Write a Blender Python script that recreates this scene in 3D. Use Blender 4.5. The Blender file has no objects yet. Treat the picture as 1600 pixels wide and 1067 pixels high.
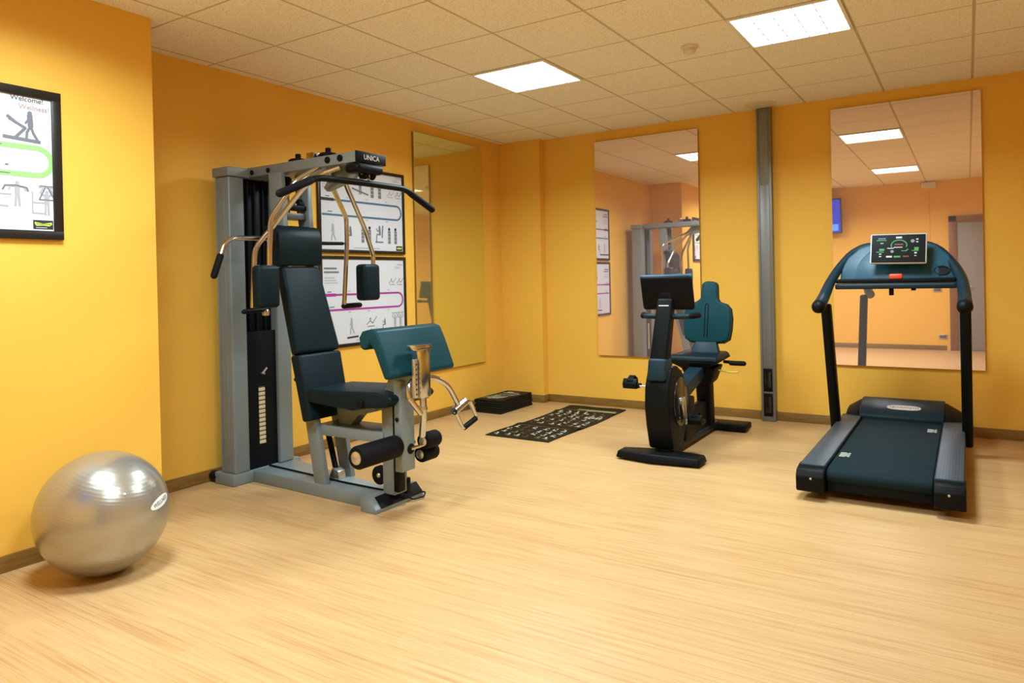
import bpy, bmesh, math, random
from math import radians as rad, pi, sin, cos
from mathutils import Vector, Matrix
random.seed(7)
S = bpy.context.scene
C = S.collection
# ------------------------------------------------------------------ camera
cam_d = bpy.data.cameras.new('camera'); cam = bpy.data.objects.new('camera', cam_d); C.objects.link(cam)
right = Vector((0.8419, 0.5390, -0.0218)); up = Vector((0.0151, 0.0169, 0.99974)); fwd = Vector((-0.5393, 0.8421, -0.0061))
right.normalize(); fwd = (fwd - right * fwd.dot(right)).normalized(); up = right.cross(fwd)
m = Matrix((right, up, -fwd)).transposed().to_4x4(); m.translation = (2.348, -5.312, 1.279)
cam.matrix_world = m
cam_d.sensor_fit = 'HORIZONTAL'; cam_d.sensor_width = 36.0; cam_d.lens = 36.0 * 1112.1 / 1600
cam_d.shift_y = -(533.5 - 445.0) / 1600
cam_d.clip_start = 0.02
S.camera = cam
# ------------------------------------------------------------------ world, exposure
w = bpy.data.worlds.new('world'); S.world = w; w.use_nodes = True
w.node_tree.nodes['Background'].inputs[0].default_value = (0.9, 0.8, 0.65, 1)
w.node_tree.nodes['Background'].inputs[1].default_value = 0.05
S.view_settings.view_transform = 'Standard'; S.view_settings.look = 'None'
S.view_settings.exposure = 0.0; S.view_settings.gamma = 1.0; S.view_settings.use_curve_mapping = False
LAMP_W = 56.0          # watts of each ceiling lamp
LAMP_COL = (0.76, 0.94, 1.0)
LAMP_SPREAD = rad(156)
# ------------------------------------------------------------------ room numbers (metres)
H = 2.7457
YB = 1.19; XL = -1.879; XN = -1.369; YN = -3.09; XR = 3.9; YF = -5.8
# ------------------------------------------------------------------ materials
def hexc(r, g, b):
    f = lambda c: (c / 255 / 12.92) if c / 255 <= 0.04045 else ((c / 255 + 0.055) / 1.055) ** 2.4
    return (f(r), f(g), f(b), 1)
def mat(name, col, rough=0.5, metal=0.0, spec=0.5, bump=0.0, bscale=80, mottle=0.0, mscale=6, coat=0.0, emit=None, estr=0.0):
    M = bpy.data.materials.new(name); M.use_nodes = True
    nt = M.node_tree; b = nt.nodes['Principled BSDF']
    b.inputs['Base Color'].default_value = col; b.inputs['Roughness'].default_value = rough
    b.inputs['Metallic'].default_value = metal; b.inputs['Specular IOR Level'].default_value = spec
    b.inputs['Coat Weight'].default_value = coat
    if emit:
        b.inputs['Emission Color'].default_value = emit; b.inputs['Emission Strength'].default_value = estr
    if bump or mottle:
        tc = nt.nodes.new('ShaderNodeTexCoord')
    if bump:
        n = nt.nodes.new('ShaderNodeTexNoise'); n.inputs['Scale'].default_value = bscale; n.inputs['Detail'].default_value = 4
        nt.links.new(tc.outputs['Object'], n.inputs['Vector'])
        bp = nt.nodes.new('ShaderNodeBump'); bp.inputs['Strength'].default_value = bump; bp.inputs['Distance'].default_value = 0.01
        nt.links.new(n.outputs['Fac'], bp.inputs['Height']); nt.links.new(bp.outputs['Normal'], b.inputs['Normal'])
    if mottle:
        n = nt.nodes.new('ShaderNodeTexNoise'); n.inputs['Scale'].default_value = mscale; n.inputs['Detail'].default_value = 5
        nt.links.new(tc.outputs['Object'], n.inputs['Vector'])
        mx = nt.nodes.new('ShaderNodeMix'); mx.data_type = 'RGBA'
        mx.inputs[6].default_value = tuple(c * (1 - mottle) for c in col[:3]) + (1,)
        mx.inputs[7].default_value = tuple(min(1, c * (1 + mottle)) for c in col[:3]) + (1,)
        nt.links.new(n.outputs['Fac'], mx.inputs[0]); nt.links.new(mx.outputs[2], b.inputs['Base Color'])
    return M

WALL = mat('orange_paint', (0.87, 0.495, 0.076, 1), 0.55, spec=0.2, bump=0.06, bscale=220, mottle=0.03, mscale=1.5)
STEEL = mat('grey_metallic_paint', (0.20, 0.240, 0.250, 1), 0.42, 0.15, bump=0.02, bscale=300)
STEELD = mat('dark_grey_metal', (0.10, 0.105, 0.105, 1), 0.4, 0.3)
BLACK = mat('black_plastic', (0.004, 0.005, 0.006, 1), 0.48, spec=0.12, bump=0.03, bscale=400)
BLACKG = mat('black_gloss', (0.010, 0.010, 0.012, 1), 0.18)
FOAM = mat('black_foam', (0.006, 0.006, 0.008, 1), 0.65, spec=0.1, bump=0.15, bscale=500)
BELTM = mat('black_running_belt', (0.010, 0.022, 0.027, 1), 0.65, spec=0.05, bump=0.1, bscale=500)
VINYL = mat('dark_vinyl', (0.003, 0.012, 0.017, 1), 0.45, spec=0.15, bump=0.10, bscale=350)
VINYLT = mat('teal_black_vinyl', (0.003, 0.042, 0.055, 1), 0.42, spec=0.15, bump=0.10, bscale=350)
TEAL = mat('blue_grey_plastic', (0.010, 0.070, 0.115, 1), 0.38, spec=0.35, bump=0.03, bscale=300)
TEALD = mat('dark_blue_grey_plastic', (0.007, 0.024, 0.036, 1), 0.46, spec=0.2, bump=0.03, bscale=300)
RAILM = mat('ribbed_blue_grey_rail', (0.060, 0.095, 0.125, 1), 0.5)
def add_ribs(M, dark, light):
    nt = M.node_tree; b = nt.nodes['Principled BSDF']; tc = nt.nodes.new('ShaderNodeTexCoord'); wv = nt.nodes.new('ShaderNodeTexWave')
    wv.bands_direction = 'X'; wv.inputs['Scale'].default_value = 22; wv.inputs['Distortion'].default_value = 0.0
    nt.links.new(tc.outputs['Object'], wv.inputs[0]); cr = nt.nodes.new('ShaderNodeValToRGB'); cr.color_ramp.elements[0].color = dark; cr.color_ramp.elements[1].color = light
    nt.links.new(wv.outputs['Fac'], cr.inputs[0]); nt.links.new(cr.outputs[0], b.inputs['Base Color'])
add_ribs(RAILM, (0.022, 0.036, 0.050, 1), (0.042, 0.064, 0.082, 1))
CHROME = mat('chrome', (0.60, 0.62, 0.64, 1), 0.16, 1.0)
SILVER = mat('satin_silver', (0.62, 0.60, 0.55, 1), 0.3, 0.9)
TABF = mat('silver_white_plastic', (0.60, 0.62, 0.63, 1), 0.4)
WHITE = mat('white_plastic', (0.80, 0.80, 0.78, 1), 0.4)
CREAM = mat('cream_label', (0.62, 0.50, 0.30, 1), 0.5)
RED = mat('red_plastic', (0.62, 0.06, 0.025, 1), 0.4)
YELLOW = mat('yellow_wire', (0.55, 0.48, 0.05, 1), 0.5)
PAPER = mat('poster_paper', (0.64, 0.66, 0.72, 1), 0.45, spec=0.2)
FRAME = mat('black_frame', (0.010, 0.009, 0.008, 1), 0.35)
INKG = mat('grey_print', (0.16, 0.17, 0.21, 1), 0.5)
INKK = mat('black_print', (0.025, 0.025, 0.03, 1), 0.5)
INKL = mat('light_grey_print', (0.38, 0.38, 0.42, 1), 0.5)
INKB = mat('blue_print', (0.055, 0.14, 0.26, 1), 0.5)
INKM = mat('magenta_print', (0.36, 0.03, 0.30, 1), 0.5)
INKGR = mat('green_print', (0.30, 0.58, 0.20, 1), 0.5)
INKP = mat('pink_print', (0.42, 0.29, 0.29, 1), 0.5)
INKY = mat('yellow_green_print', (0.55, 0.62, 0.12, 1), 0.5)
MIRR = mat('mirror_silver_pinkish', (0.94, 0.80, 0.80, 1), 0.015, 0.90)
MIRY = mat('mirror_silver_yellowish', (0.80, 0.80, 0.40, 1), 0.03, 0.93)
EDGE = mat('mirror_edge_bronze', (0.30, 0.19, 0.06, 1), 0.35, 0.4)
ALU = mat('anodised_grey', (0.22, 0.225, 0.22, 1), 0.42, 0.5)
BROWN = mat('brown_door_wood', (0.22, 0.085, 0.02, 1), 0.45, mottle=0.2, mscale=10)
DOORG = mat('grey_door', (0.25, 0.24, 0.21, 1), 0.5)
CEILP = mat('cream_plastic', (0.72, 0.66, 0.55, 1), 0.5)
MATM = mat('olive_black_mat', (0.010, 0.010, 0.007, 1), 0.55, spec=0.12, bump=0.1, bscale=200)
MATW = mat('mat_white_print', (0.55, 0.55, 0.48, 1), 0.5)
MATG = mat('mat_green_print', (0.16, 0.26, 0.07, 1), 0.5)
MATR = mat('mat_brown_print', (0.10, 0.05, 0.04, 1), 0.5)
SCRK = mat('dark_screen_glass', (0.003, 0.004, 0.004, 1), 0.3, spec=0.15)
SCRB = mat('blue_screen', (0.0, 0.01, 0.05, 1), 0.2, emit=(0.02, 0.06, 0.75, 1), estr=0.9)
SCRL = mat('light_blue_screen', (0.0, 0.02, 0.08, 1), 0.2, emit=(0.10, 0.35, 1.0, 1), estr=1.4)
SCRG = mat('green_screen_glyphs', (0.0, 0.02, 0.0, 1), 0.3, emit=(0.08, 0.55, 0.12, 1), estr=0.7)
SCRW = mat('white_screen_glyphs', (0.02, 0.02, 0.02, 1), 0.3, emit=(0.8, 0.85, 0.8, 1), estr=0.9)
SCRR = mat('red_screen_glyphs', (0.02, 0.0, 0.0, 1), 0.3, emit=(0.45, 0.08, 0.04, 1), estr=0.5)
DIFF = mat('lit_diffuser', (0.9, 0.9, 0.9, 1), 0.5, emit=(0.93, 0.97, 1.0, 1), estr=3.2)
LOUV = mat('louvre_metal', (0.62, 0.66, 0.70, 1), 0.3, 0.6)

def floor_mat():
    M = bpy.data.materials.new('light_wood_planks'); M.use_nodes = True; nt = M.node_tree; b = nt.nodes['Principled BSDF']
    N = nt.nodes.new; L = nt.links.new
    tc = N('ShaderNodeTexCoord')
    def noise(sc, scale, det, rough=0.55):
        mp = N('ShaderNodeMapping'); mp.inputs['Scale'].default_value = sc; L(tc.outputs['Object'], mp.inputs['Vector'])
        n = N('ShaderNodeTexNoise'); n.inputs['Scale'].default_value = scale; n.inputs['Detail'].default_value = det; n.inputs['Roughness'].default_value = rough
        L(mp.outputs[0], n.inputs['Vector']); return n
    n1 = noise((0.45, 14, 1), 4.0, 6); n2 = noise((0.9, 60, 1), 3.0, 3); n3 = noise((0.35, 3.5, 1), 2.0, 3)
    br = N('ShaderNodeTexBrick'); br.inputs['Scale'].default_value = 1.0; br.inputs['Brick Width'].default_value = 1.2; br.inputs['Row Height'].default_value = 0.095
    br.inputs['Mortar Size'].default_value = 0.0012; br.inputs['Color1'].default_value = (0.35, 0.35, 0.35, 1); br.inputs['Color2'].default_value = (0.65, 0.65, 0.65, 1); br.inputs['Mortar'].default_value = (0.1, 0.1, 0.1, 1)
    L(tc.outputs['Object'], br.inputs['Vector'])
    def math_(op, a, bb):
        x = N('ShaderNodeMath'); x.operation = op
        for i, v in ((0, a), (1, bb)):
            if isinstance(v, (int, float)): x.inputs[i].default_value = v
            else: L(v, x.inputs[i])
        return x.outputs[0]
    s = math_('ADD', math_('MULTIPLY', n1.outputs['Fac'], 0.45), math_('MULTIPLY', n2.outputs['Fac'], 0.50))
    s = math_('ADD', s, math_('MULTIPLY', n3.outputs['Fac'], 0.22))
    s = math_('ADD', s, math_('MULTIPLY', br.outputs['Color'], 0.12))
    cr = N('ShaderNodeValToRGB'); e = cr.color_ramp.elements
    e[0].position = 0.47; e[0].color = FLOOR_D; e[1].position = 0.78; e[1].color = FLOOR_L
    k = cr.color_ramp.elements.new(0.63); k.color = FLOOR_M
    L(s, cr.inputs[0]); L(cr.outputs[0], b.inputs['Base Color'])
    b.inputs['Roughness'].default_value = 0.42; b.inputs['Specular IOR Level'].default_value = 0.35
    bp = N('ShaderNodeBump'); bp.inputs['Strength'].default_value = 0.05; bp.inputs['Distance'].default_value = 0.005
    L(s, bp.inputs['Height']); L(bp.outputs[0], b.inputs['Normal'])
    return M
FLOOR_D = (0.40, 0.205, 0.072, 1); FLOOR_M = (0.53, 0.325, 0.142, 1); FLOOR_L = (0.58, 0.380, 0.182, 1)
FLOORM = floor_mat()

def ceil_mat():
    M = bpy.data.materials.new('mineral_ceiling_tiles'); M.use_nodes = True; nt = M.node_tree; b = nt.nodes['Principled BSDF']
    N = nt.nodes.new; L = nt.links.new
    tc = N('ShaderNodeTexCoord'); sp = N('ShaderNodeSeparateXYZ'); L(tc.outputs['Object'], sp.inputs[0])
    def M2(op, a, bb=0.0):
        x = N('ShaderNodeMath'); x.operation = op
        for i, v in ((0, a), (1, bb)):
            if isinstance(v, (int, float)): x.inputs[i].default_value = v
            else: L(v, x.inputs[i])
        return x.outputs[0]
    def line(o, wd):
        d = M2('PINGPONG', o, 0.3)      # distance to the nearest multiple of 0.6
        return M2('LESS_THAN', d, wd)
    ln = M2('MAXIMUM', line(sp.outputs[0], 0.0085), line(sp.outputs[1], 0.0065))
    n = N('ShaderNodeTexNoise'); n.inputs['Scale'].default_value = 95; n.inputs['Detail'].default_value = 2; L(tc.outputs['Object'], n.inputs['Vector'])
    v = N('ShaderNodeTexNoise'); v.inputs['Scale'].default_value = 28; v.inputs['Detail'].default_value = 5; L(tc.outputs['Object'], v.inputs['Vector'])
    cr = N('ShaderNodeValToRGB'); e = cr.color_ramp.elements
    e[0].position = 0.36; e[0].color = (0.74, 0.68, 0.60, 1); e[1].position = 0.48; e[1].color = (0.92, 0.88, 0.82, 1)
    L(n.outputs['Fac'], cr.inputs[0])
    mx = N('ShaderNodeMix'); mx.data_type = 'RGBA'; L(ln, mx.inputs[0]); L(cr.outputs[0], mx.inputs[6]); mx.inputs[7].default_value = (0.56, 0.48, 0.36, 1)
    L(mx.outputs[2], b.inputs['Base Color']); b.inputs['Roughness'].default_value = 0.85; b.inputs['Specular IOR Level'].default_value = 0.15
    bp = N('ShaderNodeBump'); bp.inputs['Strength'].default_value = 0.25; bp.inputs['Distance'].default_value = 0.004
    L(n.outputs['Fac'], bp.inputs['Height']); L(bp.outputs[0], b.inputs['Normal'])
    return M
CEILM = ceil_mat()

def skirt_mat():
    M = bpy.data.materials.new('brown_wood_skirting'); M.use_nodes = True; nt = M.node_tree; b = nt.nodes['Principled BSDF']
    N = nt.nodes.new; L = nt.links.new
    tc = N('ShaderNodeTexCoord'); mp = N('ShaderNodeMapping'); mp.inputs['Scale'].default_value = (1.2, 1.2, 22); L(tc.outputs['Object'], mp.inputs[0])
    n = N('ShaderNodeTexNoise'); n.inputs['Scale'].default_value = 4; n.inputs['Detail'].default_value = 5; L(mp.outputs[0], n.inputs[0])
    cr = N('ShaderNodeValToRGB'); e = cr.color_ramp.elements
    e[0].position = 0.3; e[0].color = (0.17, 0.085, 0.016, 1); e[1].position = 0.7; e[1].color = (0.29, 0.155, 0.032, 1)
    L(n.outputs[0], cr.inputs[0]); L(cr.outputs[0], b.inputs['Base Color']); b.inputs['Roughness'].default_value = 0.5
    return M
SKIRT = skirt_mat()

def ball_mat():
    M = mat('silver_rubber', (0.44, 0.43, 0.385, 1), 0.26, 0.72)
    nt = M.node_tree; N = nt.nodes.new; L = nt.links.new; b = nt.nodes['Principled BSDF']
    tc = N('ShaderNodeTexCoord'); mp = N('ShaderNodeMapping'); mp.inputs['Rotation'].default_value = (0.10, -0.28, 0); L(tc.outputs['Object'], mp.inputs[0])
    wv = N('ShaderNodeTexWave'); wv.bands_direction = 'Z'; wv.inputs['Scale'].default_value = 26; wv.inputs['Distortion'].default_value = 1.2; wv.inputs['Detail'].default_value = 2
    L(mp.outputs[0], wv.inputs[0])
    bp = N('ShaderNodeBump'); bp.inputs['Strength'].default_value = 0.05; bp.inputs['Distance'].default_value = 0.004
    L(wv.outputs['Fac'], bp.inputs['Height']); L(bp.outputs[0], b.inputs['Normal'])
    return M
BALLM = ball_mat()

# ------------------------------------------------------------------ mesh builder
class B:
    """collects shapes (world coordinates) into one mesh"""
    def __init__(s): s.bm = bmesh.new(); s.mats = []
    def _mi(s, m):
        if m not in s.mats: s.mats.append(m)
        return s.mats.index(m)
    def _take(s, t, m, bevel=0, segs=2, mtx=None, ang=30):
        if bevel > 0:
            bmesh.ops.remove_doubles(t, verts=t.verts, dist=1e-6)
            t.normal_update()
            ed = [e for e in t.edges if len(e.link_faces) == 2 and e.calc_face_angle(0) > rad(ang)]
            if ed: bmesh.ops.bevel(t, geom=ed, offset=bevel, segments=segs, profile=0.5, affect='EDGES', clamp_overlap=True)
        if mtx is not None: bmesh.ops.transform(t, matrix=mtx, verts=t.verts)
        i = s._mi(m)
        for f in t.faces: f.material_index = i
        me = bpy.data.meshes.new('tmp'); t.to_mesh(me); t.free(); s.bm.from_mesh(me); bpy.data.meshes.remove(me)
        return s
    def box(s, lo, hi, m, bevel=0.004, segs=2, mtx=None):
        t = bmesh.new(); bmesh.ops.create_cube(t, size=1)
        for v in t.verts: v.co = Vector([lo[k] + (v.co[k] + .5) * (hi[k] - lo[k]) for k in range(3)])
        return s._take(t, m, bevel, segs, mtx)
    def prism(s, pts, ax, a, b, m, bevel=0.004, segs=2, mtx=None, ang=30):
        """pts in the plane normal to ax: x->(y,z)  y->(x,z)  z->(x,y); extruded a..b"""
        t = bmesh.new()
        def P(p, h): return {'x': (h, p[0], p[1]), 'y': (p[0], h, p[1]), 'z': (p[0], p[1], h)}[ax]
        lo = [t.verts.new(P(p, a)) for p in pts]; hi = [t.verts.new(P(p, b)) for p in pts]
        n = len(pts)
        t.faces.new(lo[::-1]); t.faces.new(hi)
        for i in range(n): t.faces.new((lo[i], lo[(i + 1) % n], hi[(i + 1) % n], hi[i]))
        bmesh.ops.recalc_face_normals(t, faces=t.faces)
        return s._take(t, m, bevel, segs, mtx, ang)
    def hull8(s, bot, top, m, bevel=0.004, segs=2):
        t = bmesh.new(); n = len(bot)
        lo = [t.verts.new(p) for p in bot]; hi = [t.verts.new(p) for p in top]
        t.faces.new(lo[::-1]); t.faces.new(hi)
        for i in range(n): t.faces.new((lo[i], lo[(i + 1) % n], hi[(i + 1) % n], hi[i]))
        bmesh.ops.recalc_face_normals(t, faces=t.faces)
        return s._take(t, m, bevel, segs)
    def tube(s, pts, r, m, fil=0.05, n=12, sq=(1, 1), rs=None, up=(0, 0, 1), dome=False):
        pts = [Vector(p) for p in pts]; path = [pts[0]]
        for i in range(1, len(pts) - 1):
            a, p, b = pts[i - 1], pts[i], pts[i + 1]
            d1 = (a - p); d2 = (b - p); f = min(fil, d1.length * .45, d2.length * .45)
            q0 = p + d1.normalized() * f; q1 = p + d2.normalized() * f
            for k in range(7):
                u = k / 6; path.append(q0 * (1 - u) ** 2 + p * 2 * u * (1 - u) + q1 * u * u)
        path.append(pts[-1])
        t = bmesh.new(); rings = []; prev = None
        L = [0]
        for i in range(1, len(path)): L.append(L[-1] + (path[i] - path[i - 1]).length)
        sect = []
        for i, p in enumerate(path):
            d = (path[min(i + 1, len(path) - 1)] - path[max(i - 1, 0)]).normalized()
            if prev is None:
                ref = Vector(up) if abs(d.dot(Vector(up))) < .95 else Vector((1, 0, 0))
                nx = d.cross(ref).normalized()
            else: nx = (prev - d * prev.dot(d)).normalized()
            prev = nx; ny = d.cross(nx)
            rr = r if rs is None else rs[0] + (rs[1] - rs[0]) * L[i] / max(L[-1], 1e-9)
            sect.append((p, d, nx, ny, rr))
        if dome:
            p, d, nx, ny, rr = sect[0]; p2, d2, nx2, ny2, rr2 = sect[-1]
            pre = [(p - d * rr * sin(a), d, nx, ny, rr * cos(a)) for a in (rad(80), rad(55), rad(28))]
            post = [(p2 + d2 * rr2 * sin(a), d2, nx2, ny2, rr2 * cos(a)) for a in (rad(28), rad(55), rad(80))]
            sect = pre + sect + post
        for p, d, nx, ny, rr in sect:
            rings.append([t.verts.new(p + (nx * cos(2 * pi * k / n) * sq[0] + ny * sin(2 * pi * k / n) * sq[1]) * rr) for k in range(n)])
        for a, b in zip(rings, rings[1:]):
            for k in range(n): t.faces.new((a[k], a[(k + 1) % n], b[(k + 1) % n], b[k]))
        t.faces.new(rings[0][::-1]); t.faces.new(rings[-1])
        bmesh.ops.recalc_face_normals(t, faces=t.faces)
        return s._take(t, m)
    def lathe(s, prof, c, ax, m, n=24):
        """prof [(radius, height)], turned about ax ('x','y','z') through c"""
        t = bmesh.new(); c = Vector(c); rings = []
        def P(r, h, a):
            u, v = r * cos(a), r * sin(a)
            return c + Vector({'x': (h, u, v), 'y': (u, h, v), 'z': (u, v, h)}[ax])
        for r, h in prof: rings.append([t.verts.new(P(max(r, 1e-5), h, 2 * pi * k / n)) for k in range(n)])
        for a, b in zip(rings, rings[1:]):
            for k in range(n): t.faces.new((a[k], a[(k + 1) % n], b[(k + 1) % n], b[k]))
        t.faces.new(rings[0][::-1]); t.faces.new(rings[-1])
        bmesh.ops.recalc_face_normals(t, faces=t.faces)
        return s._take(t, m)
    def cyl(s, c, r, h0, h1, ax, m, n=24, bev=0.003):
        return s.lathe([(r - bev, h0), (r, h0 + bev), (r, h1 - bev), (r - bev, h1)], c, ax, m, n)
    def poly(s, pts, m):
        t = bmesh.new(); t.faces.new([t.verts.new(p) for p in pts]); return s._take(t, m)
    def build(s, name, parent=None, base=(0, 0, 0), smooth=35):
        me = bpy.data.meshes.new(name)
        off = Vector(base)
        if parent is not None:
            r = parent
            while r.parent is not None: r = r.parent
            off = r.location.copy()
        for v in s.bm.verts: v.co -= off
        s.bm.to_mesh(me); s.bm.free()
        for mm in s.mats: me.materials.append(mm)
        if smooth:
            for p in me.polygons: p.use_smooth = True
            me.set_sharp_from_angle(angle=rad(smooth))
        o = bpy.data.objects.new(name, me); C.objects.link(o)
        if parent is not None: o.parent = parent
        else: o.location = off
        return o
def tag(o, label, cat, group=None):
    o['label'] = label; o['category'] = cat
    if group: o['group'] = group
    return o
def thing(name, loc, label, cat, group=None):
    o = bpy.data.objects.new(name, None); o.empty_display_size = 0.1; o.location = loc; C.objects.link(o)
    return tag(o, label, cat, group)
def structure(o): o['kind'] = 'structure'; return o
def text_mesh(body, size, mtx, m, align='CENTER', ext=0.0004):
    cu = bpy.data.curves.new('t', 'FONT'); cu.body = body; cu.size = size; cu.extrude = ext; cu.align_x = align; cu.align_y = 'CENTER'; cu.resolution_u = 3
    o = bpy.data.objects.new('t', cu); C.objects.link(o); bpy.context.view_layer.update()
    me = bpy.data.meshes.new_from_object(o.evaluated_get(bpy.context.evaluated_depsgraph_get()))
    bpy.data.objects.remove(o); bpy.data.curves.remove(cu)
    t = bmesh.new(); t.from_mesh(me); bpy.data.meshes.remove(me)
    bmesh.ops.transform(t, matrix=mtx, verts=t.verts)
    return t, m
def frame_mtx(o, x, y):
    x = Vector(x).normalized(); y = Vector(y).normalized(); z = x.cross(y)
    mm = Matrix((x, y, z)).transposed().to_4x4(); mm.translation = o; return mm
def add_text(b, *a, **k):
    t, m = text_mesh(*a, **k); b._take(t, m)

# ------------------------------------------------------------------ room shell
def wall(name, lo, hi, m=WALL):
    return structure(B().box(lo, hi, m, 0).build(name, base=lo, smooth=0))
fl = B(); fl.box((XL - .12, YF - .12, -.1), (XR + .12, YB + .12, 0), FLOORM, 0); structure(fl.build('floor', smooth=0))
cl = B(); cl.box((XL - .12, YF - .12, H), (XR + .12, YB + .12, H + .1), CEILM, 0); structure(cl.build('ceiling', smooth=0))
wall('wall_back', (XL, YB, 0), (XR, YB + .12, H))
wall('wall_corner', (XL, YB - .10, 0), (-1.385, YB, H))
wall('wall_left', (XL - .12, YN, 0), (XL, YB + .12, H))
wall('wall_front_left', (XL - .12, YF - .12, 0), (XN, YN, H))
wall('wall_right', (XR, YF - .12, 0), (XR + .12, YB + .12, H))
wall('wall_front', (XN, YF - .12, 0), (XR, YF, H))
HB = 0.078; TB = 0.012
def skirting(name, lo, hi): structure(B().box(lo, hi, SKIRT, 0.003).build(name, base=lo))
skirting('baseboard_back', (-1.385 + TB, YB - TB, 0), (XR, YB, HB))
b = B(); b.box((XL + TB, YB - .10 - TB, 0), (-1.385 + TB, YB - .10, HB), SKIRT, 0.003); b.box((-1.385, YB - .10, 0), (-1.385 + TB, YB - .0005, HB), SKIRT, 0.003)
structure(b.build('baseboard_corner', base=(-1.385, YB - .1, 0)))
skirting('baseboard_left', (XL, YN + TB, 0), (XL + TB, YB - .10, HB))
b = B(); b.box((XN, YF, 0), (XN + TB, YN + TB, HB), SKIRT, 0.003); b.box((XL, YN, 0), (XN, YN + TB, HB), SKIRT, 0.003)
structure(b.build('baseboard_front_left', base=(XN, YN, 0)))
skirting('baseboard_right', (XR - TB, YF, 0), (XR, YB, HB))
skirting('baseboard_front', (XN, YF, 0), (2.05, YF + TB, HB))
# door in the wall behind the camera (seen in the right mirror)
d = bpy.data.objects.new('door_1', None); d.location = (2.55, YF, 0); C.objects.link(d); structure(d)
b = B()
for x0, x1, z0, z1 in ((2.10, 2.21, 0, 2.16), (2.97, 3.08, 0, 2.16), (2.10, 3.08, 2.06, 2.16)): b.box((x0, YF, z0), (x1, YF + .035, z1), BROWN, 0.004)
b.build('door_frame', d)
B().box((2.22, YF, 0.01), (2.96, YF + .022, 2.05), DOORG, 0.004).build('door_leaf', d)
B().cyl((2.29, YF, 1.03), .025, .02, .03, 'y', SILVER).tube([(2.29, YF + .02, 1.03), (2.29, YF + .07, 1.03), (2.40, YF + .07, 1.03)], .009, SILVER, .02).build('door_handle', d)

# ------------------------------------------------------------------ ceiling lamps
def ceiling_lamp(cx, cy, label):
    t = thing('ceiling_light', (cx, cy, H), label, 'ceiling light', 'square louvred ceiling lights')
    b = B(); o, i = .298, .280
    for lo, hi in (((-o, -o), (o, -i)), ((-o, i), (o, o)), ((-o, -i), (-i, i)), ((i, -i), (o, i))):
        b.box((cx + lo[0], cy + lo[1], H - .012), (cx + hi[0], cy + hi[1], H - .0005), WHITE, 0.002)
    b.build('frame', t)
    B().box((cx - i, cy - i, H - .004), (cx + i, cy + i, H - .001), DIFF, 0).build('diffuser', t, smooth=0)
    b = B()
    for k in range(1, 5):
        q = -i + 2 * i * k / 5
        b.box((cx + q - .002, cy - i, H - .016), (cx + q + .002, cy + i, H - .005), LOUV, 0)
        b.box((cx - i, cy + q - .002, H - .016), (cx + i, cy + q + .002, H - .005), LOUV, 0)
    b.build('louvre', t, smooth=0)
    ld = bpy.data.lights.new('lamp', 'AREA'); ld.shape = 'SQUARE'; ld.size = .54; ld.energy = LAMP_W; ld.color = LAMP_COL; ld.spread = LAMP_SPREAD
    lo = bpy.data.objects.new('lamp', ld); lo.location = (0, 0, -.018); C.objects.link(lo); lo.parent = t
ceiling_lamp(1.5, -.9, 'glaring square ceiling light nearest the camera, above the treadmill side')
ceiling_lamp(-.3, -.9, 'square ceiling light with visible louvre grid, above the middle of the room')
ceiling_lamp(1.5, -3.9, 'square ceiling light seen only in the right mirror above the screen')
ceiling_lamp(-.3, -3.9, 'square ceiling light near the front left wall, reflected on the silver ball')
# smoke detector
t = thing('smoke_detector', (.878, -.86, H), 'small cream round smoke detector on a ceiling tile', 'smoke detector')
B().lathe([(.052, -.001), (.052, -.012), (.044, -.016)], (.878, -.86, H), 'z', CEILP).build('base_ring', t)
B().lathe([(.040, -.016), (.036, -.030), (.040, -.032), (.034, -.046), (.015, -.050)], (.878, -.86, H), 'z', CEILP).build('sensor_head', t)
B().lathe([(.037, -.0175), (.0345, -.0290)], (.878, -.86, H), 'z', BLACK).build('vent_slot', t)

# ------------------------------------------------------------------ service pole on back wall
px0, px1, py0, py1 = .808, .928, YB - .085, YB - .016
t = thing('cable_pole', (.868, YB - .05, 0), 'tall grey aluminium cable pole with black panels, between the two back mirrors', 'cable pole')
b = B(); b.box((px0, py0, 0), (px1, py1, H - .012), ALU, 0.006)
for xx in (px0 + .012, px1 - .020): b.box((xx, py0 - .006, .0), (xx + .008, py0 + .004, H - .014), ALU, 0.002)
b.build('profile', t)
B().box((px0 + .024, py0 - .003, .47), (px1 - .024, py0 + .004, 2.06), ALU, .001).build('lower_cover', t)
B().box((px0 + .024, py0 - .003, 2.064), (px1 - .024, py0 + .004, H - .02), ALU, 0.001).build('upper_cover', t)
for z0, z1 in ((.045, .245), (.262, .462)):
    o = B().box((px0 + .022, py0 - .004, z0), (px1 - .022, py0 + .004, z1), BLACK, 0.003).build('socket_panel', t)
    B().box((px0 + .034, py0 - .006, z0 + .03), (px1 - .034, py0 - .002, z1 - .03), BLACKG, 0.002).build('panel_insert', o)
B().lathe([(.135, -.0005), (.135, -.006), (.10, -.012), (.06, -.012)], (.868, YB - .17, H), 'z', CEILP, 32).build('ceiling_plate', t)

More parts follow.
